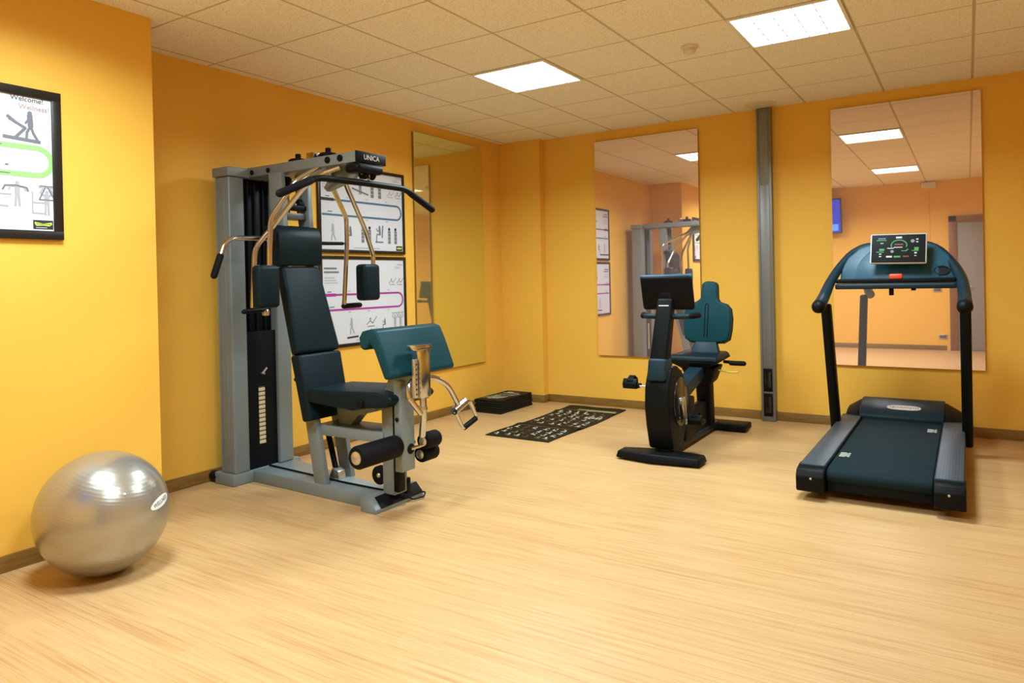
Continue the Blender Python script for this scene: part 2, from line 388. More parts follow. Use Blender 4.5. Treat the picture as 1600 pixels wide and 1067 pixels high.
# ------------------------------------------------------------------ mirrors
def mirror(ax, lo, hi, m, label):
    c = ((lo[0] + hi[0]) / 2, (lo[1] + hi[1]) / 2, lo[2])
    t = thing('wall_mirror', c, label, 'mirror', 'frameless wall mirrors')
    B().box(lo, hi, EDGE, 0).build('backing_board', t, smooth=0)
    l2, h2 = list(lo), list(hi)
    if ax == 'y': h2[1] = lo[1]; l2[1] = lo[1] - .004
    else: l2[0] = hi[0]; h2[0] = hi[0] + .004
    B().box(l2, h2, m, 0.0008, 1).build('glass', t, smooth=0)
mirror('y', (-.785, YB - .022, .512), (.268, YB, 2.645), MIRR, 'tall frameless mirror on back wall behind the exercise bike')
mirror('y', (1.40, YB - .022, .515), (2.452, YB, 2.648), MIRR, 'tall frameless mirror on back wall behind the treadmill')
mirror('x', (XL, -.350, .450), (XL + .022, .728, 2.648), MIRY, 'yellowish tall mirror on left wall beside the framed posters')

# ------------------------------------------------------------------ printed things: flat strokes in a local (u,v) frame
class Print:
    def __init__(s, b, o, u, v, h): s.b = b; s.o = Vector(o); s.u = Vector(u); s.v = Vector(v); s.n = s.u.cross(s.v); s.h = h; s.c = 0
    def P(s, p, k=0): return s.o + s.u * p[0] + s.v * p[1] + s.n * (s.h + k)
    def rect(s, a, c, m, k=0): s.b.poly([s.P((a[0], a[1]), k), s.P((c[0], a[1]), k), s.P((c[0], c[1]), k), s.P((a[0], c[1]), k)], m)
    def stroke(s, pts, w, m, k=0):
        pts = [Vector(p) for p in pts]
        for a, c in zip(pts, pts[1:]):
            d = (c - a).normalized() * w * .5; n = Vector((-d.y, d.x)); a2, c2 = a - d * .5, c + d * .5
            s.c += 1; k2 = k + s.c * 4e-6
            s.b.poly([s.P(a2 - n, k2), s.P(c2 - n, k2), s.P(c2 + n, k2), s.P(a2 + n, k2)], m)
    def disc(s, c, r, m, k=0, n=12, e=1): s.b.poly([s.P((c[0] + r * cos(2 * pi * i / n), c[1] + r * e * sin(2 * pi * i / n)), k) for i in range(n)], m)
    def loop(s, x0, x1, y0, y1, w, m, k=0):
        r = (y1 - y0) / 2; cy = (y0 + y1) / 2
        out = [(x0, y1), (x1 - r, y1)] + [(x1 - r + r * cos(a), cy + r * sin(a)) for a in [pi / 2 - pi * i / 14 for i in range(1, 14)]] + [(x1 - r, y0), (x0, y0)]
        inn_, out_ = [], []
        for i, p in enumerate(out):
            t_ = (Vector(out[min(i + 1, len(out) - 1)]) - Vector(out[max(i - 1, 0)])).normalized(); nn = Vector((-t_.y, t_.x)) * w * .5
            inn_.append(Vector(p) - nn); out_.append(Vector(p) + nn)
        for i in range(len(out) - 1): s.b.poly([s.P(inn_[i], k), s.P(inn_[i + 1], k), s.P(out_[i + 1], k), s.P(out_[i], k)], m)
    def person(s, x, y, h, m, pose=0):
        w = h * .11
        s.disc((x, y + h * .92), h * .075, m)
        if pose == 0:       # standing, arms out
            s.stroke([(x, y + h * .82), (x, y + h * .48)], w * 1.7, m); s.stroke([(x - h * .3, y + h * .62), (x - h * .26, y + h * .78), (x + h * .26, y + h * .78), (x + h * .3, y + h * .62)], w * .6, m)
            s.stroke([(x - .04 * h, y + h * .48), (x - .08 * h, y)], w * .8, m); s.stroke([(x + .04 * h, y + h * .48), (x + .08 * h, y)], w * .8, m)
        elif pose == 1:     # walking
            s.stroke([(x, y + h * .83), (x + .02 * h, y + h * .48)], w * 1.6, m); s.stroke([(x, y + h * .78), (x - .14 * h, y + h * .55)], w * .6, m)
            s.stroke([(x + .02 * h, y + h * .48), (x - .10 * h, y + h * .24), (x - .12 * h, y)], w * .8, m); s.stroke([(x + .02 * h, y + h * .48), (x + .1 * h, y + h * .24), (x + .22 * h, y + .02 * h)], w * .8, m)
        elif pose == 2:     # seated
            s.stroke([(x, y + h * .82), (x + .03 * h, y + h * .42)], w * 1.6, m); s.stroke([(x + .03 * h, y + h * .42), (x - .26 * h, y + h * .42), (x - .3 * h, y)], w * .8, m)
            s.stroke([(x, y + h * .74), (x - .2 * h, y + h * .62), (x - .3 * h, y + h * .8)], w * .6, m)
        else:               # arms overhead
            s.stroke([(x, y + h * .8), (x, y + h * .45)], w * 1.8, m); s.stroke([(x - .08 * h, y + h * .76), (x - .25 * h, y + h * .9), (x - .1 * h, y + h * 1.12)], w * .6, m)
            s.stroke([(x + .08 * h, y + h * .76), (x + .25 * h, y + h * .9), (x + .1 * h, y + h * 1.12)], w * .6, m); s.stroke([(x - .3 * h, y + h * 1.12), (x + .3 * h, y + h * 1.12)], w * .5, m)
            s.stroke([(x - .05 * h, y + h * .45), (x - .06 * h, y)], w * .7, m); s.stroke([(x + .05 * h, y + h * .45), (x + .06 * h, y)], w * .7, m)
    def lines(s, x, y, wd, n, dy, m, th=.006):
        for i in range(n): s.stroke([(x, y - i * dy), (x + wd * (.75 + .25 * ((i * 37) % 5) / 4), y - i * dy)], th, m)
    def text(s, body, size, c, m, align='CENTER', k=0, rot=0):
        u2 = s.u * cos(rot) + s.v * sin(rot); v2 = s.v * cos(rot) - s.u * sin(rot)
        add_text(s.b, body, size, frame_mtx(s.P(c, k), u2, v2), m, align, .0002)
def bench_lines(p, x, y, s, m, f=1):
    p.stroke([(x, y + .02 * s), (x + f * .35 * s, y + .3 * s), (x + f * .6 * s, y + .1 * s), (x + f * 1.0 * s, y + .55 * s)], .06 * s, m)
    p.stroke([(x + f * .1 * s, y - .1 * s), (x + f * .8 * s, y - .1 * s)], .05 * s, m); p.disc((x + f * .38 * s, y + .42 * s), .08 * s, m)

def poster(x, y0, y1, z0, z1, fw, label, content):
    """framed sheet hanging on a wall that faces +X; local u runs along +Y, v along +Z"""
    t = thing('framed_poster', (x, (y0 + y1) / 2, z0), label, 'poster', 'framed fitness posters')
    b = B()
    for lo, hi in (((y0, z0), (y1, z0 + fw)), ((y0, z1 - fw), (y1, z1)), ((y0, z0 + fw), (y0 + fw, z1 - fw)), ((y1 - fw, z0 + fw), (y1, z1 - fw))):
        b.box((x + .001, lo[0], lo[1]), (x + .022, hi[0], hi[1]), FRAME, 0.002)
    b.build('frame', t)
    b = B(); b.box((x + .001, y0 + fw * .6, z0 + fw * .6), (x + .012, y1 - fw * .6, z1 - fw * .6), PAPER, 0)
    content(Print(b, (x + .012, y0, z0), (0, 1, 0), (0, 0, 1), .0012))
    b.build('printed_sheet', t, smooth=0)
def logo(p, a, c):
    p.rect(a, c, INKK); w_, h_ = c[0] - a[0], c[1] - a[1]
    p.b.poly([p.P((a[0] + w_ * fx, a[1] + h_ * fy), .0004) for fx, fy in ((.07, .80), (.5, .62), (.93, .80), (.95, .55), (.80, .34), (.5, .40), (.16, .34), (.08, .55))], INKY)
    p.text('TECHNOGYM', w_ * .115, (a[0] + w_ * .5, a[1] + h_ * .54), INKK, k=.0008)
    p.lines(a[0] + w_ * .15, a[1] + h_ * .16, w_ * .7, 1, 1, INKL, .004)
def content_welcome(p):
    p.text('Welcome!', .033, (.925, .655), INKK, 'RIGHT'); p.text('Wellness!', .033, (.95, .618), INKP, 'RIGHT')
    # walker on a treadmill
    p.stroke([(.755, .470), (.905, .462)], .016, INKG); p.stroke([(.80, .468), (.845, .52), (.78, .555)], .013, INKG); p.stroke([(.772, .566), (.80, .545)], .014, INKG); p.person(.865, .468, .135, INKG, 1)
    p.loop(.04, .955, .303, .432, .024, INKGR)
    p.lines(.70, .432, .06, 1, 1, INKG, .006); p.lines(.70, .303, .10, 1, 1, INKG, .006); p.rect((.757, .338), (.772, .345), INKG)
    p.person(.805, .155, .115, INKL, 0); p.stroke([(.70, .155), (.765, .150)], .007, INKL); p.stroke([(.72, .205), (.78, .205)], .006, INKL); p.stroke([(.745, .225), (.755, .245), (.80, .248), (.845, .24), (.85, .225)], .008, INKG)
    p.stroke([(.868, .225), (.868, .125), (.92, .125)], .006, INKL); p.stroke([(.868, .175), (.92, .175)], .006, INKL)
    p.person(.93, .12, .115, INKL, 3); p.stroke([(.90, .255), (.96, .255)], .006, INKG); p.stroke([(.925, .25), (.897, .19), (.965, .19), (.935, .25)], .006, INKG)
    logo(p, (.868, .050), (.955, .092))
    p.text('Cardio', .03, (.08, .42), INKK, 'LEFT'); p.person(.15, .44, .16, INKG, 2); p.person(.36, .44, .16, INKG, 1); p.person(.22, .09, .14, INKL, 2)
def content_circuit(col, top):
    def f(p):
        p.lines(.05, .63, .17, 2, .03, INKG, .014); p.lines(.05, .555, .14, 3, .02, INKL, .006)
        p.text('Wellness', .020, (.96, .665), INKL, 'RIGHT'); p.lines(.86, .645, .08, 2, .012, INKL, .004)
        p.loop(.04, .955, .30, .42, .016, col)
        p.stroke([(.03, .42), (.16, .42)], .024, INKK if top else col); p.lines(.08, .445, .05, 1, 1, INKG, .008); p.lines(.10, .325, .06, 1, 1, INKG, .008)
        for q in (.30, .52, .76): p.lines(q, .447, .03, 1, 1, INKL, .008); p.lines(q, .278, .03, 1, 1, INKL, .008)
        if top:
            p.person(.46, .49, .14, INKG, 3); p.stroke([(.37, .53), (.55, .49)], .014, INKG); p.stroke([(.40, .60), (.50, .62)], .012, INKG)
            for q in (.60, .69): p.rect((q - .018, .47), (q + .018, .60), INKG); p.lines(q - .016, .59, .03, 4, .03, INKL, .008); p.disc((q, .585), .014, INKK)
            bench_lines(p, .78, .50, .09, INKP); bench_lines(p, .88, .50, .09, INKG)
            p.person(.15, .10, .13, INKL, 1); p.person(.34, .09, .13, INKG, 2)
            for q in (.48, .56, .80, .88): p.rect((q - .016, .09), (q + .016, .20), INKG); p.disc((q, .215), .014, INKK); p.lines(q - .014, .18, .024, 3, .03, INKL, .007)
            p.person(.68, .11, .13, INKG, 2); p.stroke([(.63, .10), (.72, .10)], .012, INKG); p.stroke([(.72, .24), (.71, .14)], .014, INKG)
            p.rect((.885, .03), (.965, .072), INKK); p.rect((.895, .045), (.955, .060), INKY, .0004)
            p.stroke([(.03, .075), (.30, .075)], .018, INKK)
        else:
            p.person(.44, .50, .12, INKG, 2); p.stroke([(.40, .49), (.47, .50), (.47, .60)], .014, INKG); p.person(.50, .50, .12, INKK, 0)
            bench_lines(p, .78, .50, .09, INKG); bench_lines(p, .88, .50, .09, INKG)
            p.person(.33, .10, .13, INKL, 1); p.stroke([(.28, .07), (.40, .075)], .014, INKK)
            bench_lines(p, .50, .16, .12, INKG); bench_lines(p, .52, .08, .10, INKL)
            p.person(.72, .115, .09, INKG, 2); p.stroke([(.66, .105), (.78, .115)], .014, INKK)
            for q in (.85, .92): p.person(q, .09, .14, INKL, 3)
        p.lines(.38, .045, .40, 1, 1, INKL, .006)
    return f
poster(XN, -4.567, -3.567, 1.522, 2.233, .042, 'large black framed poster with green loop and Welcome heading on near left wall', content_welcome)
poster(XL, -1.485, -.487, 1.530, 2.235, .026, 'black framed poster with blue loop, upper of two behind the multi gym', content_circuit(INKB, True))
poster(XL, -1.485, -.487, .775, 1.506, .026, 'black framed poster with magenta loop, lower of two behind the multi gym', content_circuit(INKM, False))

# ------------------------------------------------------------------ exercise ball
bc = Vector((-.962, -3.615, .272)); R0 = .272
t = thing('exercise_ball', (bc.x, bc.y, 0), 'large shiny silver exercise ball on the floor by the left wall', 'exercise ball')
b = B(); tb = bmesh.new(); bmesh.ops.create_uvsphere(tb, u_segments=64, v_segments=40, radius=R0); bmesh.ops.translate(tb, verts=tb.verts, vec=bc); b._take(tb, BALLM)
ball_o = b.build('ball_skin', t, smooth=80)
tr = Matrix.Rotation(0, 4, 'X')
def on_ball(az, el, r): return bc + Vector((cos(el) * cos(az), cos(el) * sin(az), sin(el))) * r
# oval label on the right flank
vdir = (Vector(cam.location) - bc).normalized()
rdir = Vector((0, 0, 1)).cross(vdir).normalized(); udir = vdir.cross(rdir)
nl = (rdir * .835 + udir * .03 + vdir * .55).normalized()
lu = Vector((0, 0, 1)).cross(nl).normalized(); lv = nl.cross(lu)
lu, lv = lu * cos(.16) + lv * sin(.16), lv * cos(.16) - lu * sin(.16)
def sph(a, c, r): return bc + (nl * R0 + lu * a + lv * c).normalized() * r
b = B(); n = 28
ring = [(.076 * cos(2 * pi * k / n), .023 * sin(2 * pi * k / n)) for k in range(n)]
for k in range(n):
    a, c = ring[k], ring[(k + 1) % n]
    for q in range(6):
        f0, f1 = q / 6, (q + 1) / 6; rr = R0 + .0012
        b.poly([sph(a[0] * f0, a[1] * f0, rr), sph(a[0] * f1, a[1] * f1, rr), sph(c[0] * f1, c[1] * f1, rr)] + ([sph(c[0] * f0, c[1] * f0, rr)] if q else []), WHITE)
tx, mm = text_mesh('WELLNESS', .024, Matrix.Identity(4), INKK, ext=0)
for v in tx.verts: v.co = sph(v.co.x, v.co.y * 1.1, R0 + .002)
b._take(tx, mm); b.build('oval_label', t, smooth=0)
pv = (vdir * .93 + rdir * .30 + udir * .22).normalized()
b = B(); tb = bmesh.new(); bmesh.ops.create_uvsphere(tb, u_segments=12, v_segments=8, radius=.006); bmesh.ops.translate(tb, verts=tb.verts, vec=bc + pv * (R0 + .0005)); b._take(tb, WHITE); b.build('valve_plug', t)

# ------------------------------------------------------------------ mats
def zmat(y): return .004 + .012 * math.exp(-((y - .02) / .05) ** 2) + .010 * math.exp(-((y - .72) / .05) ** 2) + .006 * math.exp(-((y - 1.0) / .08) ** 2)
b = B(); tb = bmesh.new(); nx, ny = 8, 60; x0, x1, y0, y1 = -1.036, -.432, -.477, 1.035
def mx_(i, j):
    y = y0 + (y1 - y0) * j / ny; return Vector((x0 + (x1 - x0) * i / nx + .012 * sin(y * 5), y, 0)), y
top = []; bot = []
for j in range(ny + 1):
    r1 = []; r2 = []
    for i in range(nx + 1):
        p, y = mx_(i, j); z = zmat(y) * (1 + .25 * sin(i * 1.3 + j * .2))
        r1.append(tb.verts.new((p.x, p.y, z + .003))); r2.append(tb.verts.new((p.x, p.y, max(.0005, z - .003))))
    top.append(r1); bot.append(r2)
for j in range(ny):
    for i in range(nx):
        tb.faces.new((top[j][i], top[j][i + 1], top[j + 1][i + 1], top[j + 1][i])); tb.faces.new((bot[j][i], bot[j + 1][i], bot[j + 1][i + 1], bot[j][i + 1]))
for j in range(ny):
    tb.faces.new((top[j][0], top[j + 1][0], bot[j + 1][0], bot[j][0])); tb.faces.new((top[j][nx], bot[j][nx], bot[j + 1][nx], top[j + 1][nx]))
for i in range(nx):
    tb.faces.new((top[0][i], bot[0][i], bot[0][i + 1], top[0][i + 1])); tb.faces.new((top[ny][i], top[ny][i + 1], bot[ny][i + 1], bot[ny][i]))
bmesh.ops.recalc_face_normals(tb, faces=tb.faces); b._take(tb, MATM)
def mq(x, y, w_, h_, m, sk=0):
    b.poly([(x - w_ / 2 + .012 * sin(y * 5), y - h_ / 2, zmat(y - h_ / 2) * 1.25 + .0045), (x + w_ / 2 + .012 * sin(y * 5), y - h_ / 2 + sk, zmat(y - h_ / 2 + sk) * 1.25 + .0045), (x + w_ / 2 + .012 * sin(y * 5), y + h_ / 2 + sk, zmat(y + h_ / 2 + sk) * 1.25 + .0045), (x - w_ / 2 + .012 * sin(y * 5), y + h_ / 2, zmat(y + h_ / 2) * 1.25 + .0045)], m)
rg = random.Random(3)
for j, y in enumerate([-.40, -.30, -.20, -.10, .13, .22, .31, .40, .49, .58, .66]):
    for i in range(6):
        x = -.97 + i * .094 + rg.uniform(-.014, .014); mm = MATW if rg.random() < .66 else (MATR if rg.random() < .8 else MATG)
        mq(x, y, rg.uniform(.03, .055), .010, mm, rg.uniform(-.022, .022)); mq(x + rg.uniform(-.02, .02), y + .02, .012, .034, mm); mq(x + .02, y - .015, .026, .008, mm, rg.uniform(-.012, .012)); mq(x + rg.uniform(-.01, .01), y + .045, .016, .014, mm)
for y in (.05, -.03, .24, .36): mq(-.74, y, .5, .008, MATR)
mq(-.66, .86, .40, .05, MATG); mq(-.60, .83, .30, .018, MATW); mq(-.82, .80, .30, .03, MATR)
for i in range(5): mq(-.62 + i * .035, .52, .02, .06, MATW, .01)
tag(b.build('exercise_mat', base=(-.73, .28, 0), smooth=60), 'unrolled dark exercise mat printed with small white figures on the floor', 'mat')
for k in range(3):
    rk = random.Random(k + 11); dx, dy = rk.uniform(-.012, .012), rk.uniform(-.012, .012)
    z0 = .0005 + k * .044; X0, X1, Y0, Y1 = -1.725 + dx, -1.425 + dx, .335 + dy, .925 + dy
    lab = ('lowest of the three folded black mats stacked in the back left corner', 'middle of the three folded black mats stacked in the back left corner', 'topmost folded black mat with white print, on the stack in the corner')[k]
    t = thing('folded_mat', ((X0 + X1) / 2, (Y0 + Y1) / 2, z0), lab, 'mat', 'folded mats in the corner')
    b = B()
    b.box((X0, Y0, z0), (X1, Y1, z0 + .021), MATM, .007, 3); b.box((X0 + .004, Y0 + .003, z0 + .022), (X1 - .003, Y1 - .004, z0 + .043), MATM, .007, 3)
    b.tube([(X0 + .004, Y0 + .01, z0 + .0215), (X0 + .004, Y1 - .01, z0 + .0215)], .0205, MATM, n=12)
    b.build('mat_body', t)
    if k == 2:
        b = B(); zt = z0 + .0436
        pr = Print(b, (X0, Y0, zt), (1, 0, 0), (0, 1, 0), 0)
        for i in range(4): pr.stroke([(.05 + i * .012, .13 + i * .03), (.20 + i * .012, .10 + i * .03)], .010, MATW)
        pr.stroke([(.10, .08), (.22, .24)], .02, MATW); pr.stroke([(.06, .20), (.16, .30)], .012, MATW); pr.stroke([(.20, .28), (.27, .40)], .012, MATW); pr.rect((.07, .46), (.15, .50), MATW); pr.stroke([(.03, .10), (.08, .24)], .012, MATW); pr.rect((.06, .33), (.25, .36), MATG); pr.rect((.05, .42), (.24, .44), MATW); pr.rect((.10, .49), (.20, .52), MATR); pr.rect((.05, .26), (.12, .30), MATG)
        b.build('printed_figures', t, smooth=0)

# ------------------------------------------------------------------ multi gym
G = thing('multi_gym', (-1.1, -2.2, 0), 'grey multi gym with black padded seat, weight tower and chrome arms', 'gym machine')
b = B()
b.hull8([(-1.62, -2.325, 0), (-.50, -2.365, 0), (-.50, -2.19, 0), (-1.62, -1.985, 0)], [(-1.62, -2.325, .075), (-.50, -2.365, .075), (-.50, -2.19, .075), (-1.62, -1.985, .075)], STEEL, .006)
b.box((-1.80, -2.475, 0), (-1.605, -1.93, .078), STEEL, .008)
b.build('base_frame', G)
for yy in (-2.445, -1.96): B().tube([(-1.80, yy, .042), (-1.845, yy, .042)], .034, BLACK, n=16, dome=True).build('rear_foot_cap', G)
o = B().prism([(-.545, 0), (-.425, 0), (-.425, .022), (-.475, .078), (-.545, .078)], 'y', -2.425, -2.02, STEEL, .004).build('front_foot', G)
B().prism([(-.4215, .024), (-.418, .028), (-.470, .0825), (-.474, .079)], 'y', -2.385, -2.03, BLACK, .001).build('foot_plate', o)
B().tube([(-.42, -2.16, .03), (-.40, -2.14, .012), (-.385, -2.06, .012), (-.40, -2.03, .03), (-.42, -2.05, .03)], .005, BLACK, .02, 8).build('pull_cable_loop', G)
# tower
def column(y0, y1, x0, x1, name, ribs):
    b = B(); b.box((x0, y0, .076), (x1, y1, 1.985), STEEL, .010, 3)
    for xx in ribs: b.box((xx, y0 - .006, .09), (xx + .012, y0 + .004, 1.98), STEEL, .002)
    return b.build(name, G)
column(-2.46, -2.345, -1.745, -1.605, 'tower_column', (-1.735, -1.66)); column(-2.115, -2.0, -1.745, -1.592, 'tower_column', ())
B().box((-1.76, -2.47, 1.986), (-1.595, -1.99, 2.046), STEEL, .008, 3).build('tower_cap', G)
sh = B(); sh.box((-1.735, -2.345, .076), (-1.615, -2.115, .98), BLACK, .003); sh.box((-1.735, -2.345, .98), (-1.655, -2.115, 1.985), BLACK, .003)
sh.build('weight_shroud', G)
ws = B()
for k in range(13): ws.box((-1.63, -2.262, .235 + k * .029), (-1.608, -2.215, .235 + k * .029 + .021), CREAM, .002); ws.box((-1.63, -2.262, .235 + k * .029 + .021), (-1.612, -2.215, .235 + (k + 1) * .029), STEELD, 0)
ws.build('weight_stack', G)
B().tube([(-1.615, -2.235, .70), (-1.585, -2.235, .70)], .008, SILVER, n=10).tube([(-1.585, -2.255, .70), (-1.585, -2.215, .735)], .006, SILVER, n=8).build('selector_pin', G)
gr = B()
for yy in (-2.29, -2.235, -2.17): gr.tube([(-1.645, yy, .98), (-1.645, yy, 1.986)], .007, BLACK, n=10)
gr.build('guide_rods', G)
# top beam
b = B(); b.box((-1.62, -2.312, 1.988), (-.632, -2.068, 2.052), STEEL, .006)
b.prism([(-.66, 1.989), (-.78, 1.90), (-.99, 1.855), (-1.02, 1.88), (-.92, 1.989)], 'y', -2.205, -2.175, STEEL, .004)
tbm = b.build('top_beam', G)
b = B(); b.box((-.634, -2.314, 1.990), (-.622, -2.066, 2.054), BLACK, .002)
add_text(b, 'UNICA', .042, frame_mtx((-.6212, -2.19, 2.021), (0, 1, 0), (0, 0, 1)), WHITE); b.build('sign_plate', tbm)
for xx in (-1.56, -1.40): B().cyl((xx, -2.312, 2.016), .016, -.010, .001, 'y', BLACK).build('bolt', tbm)
for xx in (-.86, -.755): B().cyl((xx, -2.312, 2.022), .020, -.012, .001, 'y', BLACK).build('bolt', tbm)
def pulley(cx, cy, cz, r, name='pulley'):
    o = B().lathe([(r * .3, -.014), (r, -.014), (r, -.010), (r * .82, -.004), (r * .82, .004), (r, .010), (r, .014), (r * .3, .014)], (cx, cy, cz), 'y', BLACK).build(name, G)
    B().cyl((cx, cy, cz), r * .25, -.022, .022, 'y', SILVER, 12).build('axle', o)
for xx, zz in ((-1.26, 2.056), (-.985, 2.063)):
    B().lathe([(.062, -.006), (.062, .020), (.050, .030), (.018, .032), (.018, .062), (.010, .065)], (xx, -2.19, zz), 'z', BLACK).build('pulley_cover', tbm)
B().box((-1.13, -2.24, 2.051), (-1.06, -2.14, 2.105), CHROME, .004).build('cable_bracket', tbm)
b = B(); b.box((-.715, -2.325, 1.928), (-.60, -2.105, 1.984), BLACK, .022, 4); b.build('pulley_housing', G)
pulley(-.655, -2.225, 1.930, .032); pulley(-.655, -2.165, 1.930, .032)
# lat bar with karabiner
B().tube([(-.65, -2.19, 1.93), (-.65, -2.175, 1.915), (-.65, -2.19, 1.893), (-.65, -2.205, 1.915), (-.65, -2.19, 1.93)], .005, CHROME, .006, 8).build('snap_hook', G)
LBR = .019
LB = [(-.65, -2.845, 1.757), (-.65, -2.585, 1.868), (-.65, -2.222, 1.874), (-.65, -1.868, 1.874), (-.65, -1.60, 1.763)]
lb = B().tube(LB, LBR, BLACK, .05, 14, dome=True).build('lat_bar', G)
def lerp(a, c, u): return tuple(a[k] + (c[k] - a[k]) * u for k in range(3))
B().tube([LB[0], lerp(LB[0], LB[1], .8)], .0215, FOAM, n=14, dome=True).build('rubber_grip', lb)
B().tube([lerp(LB[4], LB[3], .8), LB[4]], .0215, FOAM, n=14, dome=True).build('rubber_grip', lb)
# back post (two plates rising from the base, leaning back, then up to the beam)
PL = [(-1.015, .072), (-1.085, .45), (-1.19, .82), (-1.225, 1.06), (-1.285, 1.35), (-1.335, 1.60), (-1.37, 1.80), (-1.375, 1.99)]
PR = [(-1.258, 1.99), (-1.25, 1.80), (-1.24, 1.60), (-1.20, 1.35), (-1.135, 1.06), (-1.09, .82), (-.985, .45), (-.915, .072)]
for ya, yb in ((-2.335, -2.300), (-2.125, -2.090)):
    B().prism(PL + PR, 'y', ya, yb, STEEL, .004).build('back_post_plate', G)
B().box((-1.36, -2.298, 1.70), (-1.27, -2.127, 1.74), STEELD, .004).build('post_crosspiece', G)
B().box((-1.13, -2.30, .82), (-1.09, -2.127, .90), STEELD, .004).build('post_crosspiece', G)
pulley(-1.31, -2.25, 1.93, .045); pulley(-1.31, -2.16, 1.80, .04)
ch = B()
for yy in (-2.245, -2.16): ch.tube([(-1.30, yy, 1.90), (-1.29, yy, 1.70)], .006, CHROME, n=8)
ch.build('guide_tubes', G)
B().box((-1.33, -2.292, 1.76), (-1.265, -2.127, 1.79), BLACK, .004).build('post_clamp', G)
# pads
def slab(front, thick, y0, y1, m, bev, segs=4, yb0=None, yb1=None):
    """front: list of (x,z) along the front surface from top to bottom; thickness toward -x"""
    bk = [(x - thick, z - thick * .12) for x, z in front][::-1]
    return B().prism(front + bk, 'y', y0, y1, m, bev, segs, ang=40)
slab([(-1.262, 1.656), (-1.228, 1.648), (-1.200, 1.622), (-1.186, 1.575), (-1.182, 1.50), (-1.192, 1.405)], .085, -2.42, -2.075, VINYL, .022).build('head_pad', G)
def taper_pad(zt, zb, xt, xb, yt, yb, thick, m, bev):
    t_ = [(xt, yt[0], zt), (xt, yt[1], zt), (xt - thick, yt[1], zt - .01), (xt - thick, yt[0], zt - .01)]
    b_ = [(xb, yb[0], zb), (xb, yb[1], zb), (xb - thick, yb[1], zb - .02), (xb - thick, yb[0], zb - .02)]
    return B().hull8(b_, t_, m, bev, 4)
taper_pad(1.398, .866, -1.19, -1.052, (-2.395, -2.095), (-2.40, -2.055), .075, VINYL, .022).build('back_pad', G)
taper_pad(.858, .47, -1.052, -.955, (-2.40, -2.055), (-2.40, -2.075), .085, VINYL, .018).build('lower_back_pad', G)
B().cyl((-1.135, -2.345, .70), .012, -.02, .0, 'y', BLACK).build('adjust_knob', G)
b = B(); b.prism([(-1.0, .655), (-.44, .672), (-.33, .655), (-.315, .63), (-.36, .59), (-.52, .575), (-.62, .555), (-.99, .575)], 'y', -2.40, -2.02, VINYL, .020, 4); b.build('seat_pad', G)
B().prism([(-.93, .57), (-.60, .552), (-.60, .525), (-.74, .49), (-.80, .43), (-.82, .395), (-.90, .395)], 'y', -2.23, -2.15, STEEL, .005).build('seat_bracket', G)
B().cyl((-.55, -2.40, .60), .026, -.012, .004, 'y', BLACK).build('seat_knob', G)
# lower linkage
B().box((-1.02, -2.31, .365), (-.47, -2.10, .428), STEEL, .006).build('seat_rail', G)
B().tube([(-1.05, -2.19, .37), (-.985, -2.19, .14)], .018, BLACK, n=12).build('hydraulic_strut', G)
B().prism([(-1.015, .074), (-.925, .074), (-.935, .125), (-.985, .145)], 'y', -2.22, -2.16, SILVER, .004).build('strut_bracket', G)
B().tube([(-1.60, -2.20, .082), (-.85, -2.255, .082), (-.52, -2.26, .082)], .006, BLACK, .05, 8).build('base_cable', G)
pulley(-.56, -2.24, .16, .055); pulley(-1.03, -2.25, .108, .032)
# front post and leg lever
b = B(); b.box((-.488, -2.30, .076), (-.397, -2.19, .60), STEEL, .008); b.prism([(-.488, .60), (-.385, .60), (-.27, .74), (-.25, .79), (-.33, .82), (-.43, .74)], 'y', -2.30, -2.19, STEEL, .006); b.build('front_post', G)
B().box((-.398, -2.306, .10), (-.361, -2.25, .62), BLACK, .003).build('gap_shade_bar', G)  # black bar set in the post-lever gap, standing in for its shade
b = B(); b.box((-.36, -2.335, .225), (-.305, -2.225, .735), STEEL, .006); lev = b.build('leg_lever', G)
B().cyl((-.305, -2.262, .345), .030, -.002, .004, 'x', BLACK).build('lever_hole', lev)
B().cyl((-.335, -2.335, .52), .012, -.010, .001, 'y', BLACK).build('bolt', lev)
B().box((-.425, -2.20, .06), (-.395, -2.165, .15), BLACK, .004).build('lever_stop', G)
rb = B().tube([(-.335, -2.655, .370), (-.335, -2.20, .370)], .012, CHROME, n=12).build('roller_bar', G)
def roller(cx, y0, y1, cz, r):
    o = B().lathe([(r * .55, y0), (r * .9, y0), (r, y0 + .010), (r, y1 - .010), (r * .9, y1), (r * .55, y1)], (cx, 0, cz), 'y', FOAM, 28).build('foam_roller', G)
    for yy, s_ in ((y0, -1), (y1, 1)): B().lathe([(r * .56, 0), (r * .56, s_ * .004), (r * .30, s_ * .010), (r * .12, s_ * .012)], (cx, yy, cz), 'y', SILVER).build('end_disc', o)
roller(-.335, -2.655, -2.345, .375, .062)
roller(-.315, -2.17, -2.045, .292, .048); roller(-.275, -2.19, -2.07, .375, .048)
B().tube([(-.305, -2.26, .345), (-.26, -2.18, .36), (-.255, -2.10, .392)], .010, CHROME, .03, 10).build('roller_link', G)
# preacher pad
pp = [(-.445, .93), (-.455, .985), (-.43, 1.020), (-.37, 1.033), (-.325, 1.022), (-.285, .94), (-.222, .785), (-.235, .765), (-.275, .765), (-.345, .92), (-.375, .955), (-.395, .93), (-.42, .915)]
B().prism(pp, 'y', -2.50, -1.945, VINYLT, .012, 3, ang=50).build('preacher_pad', G)
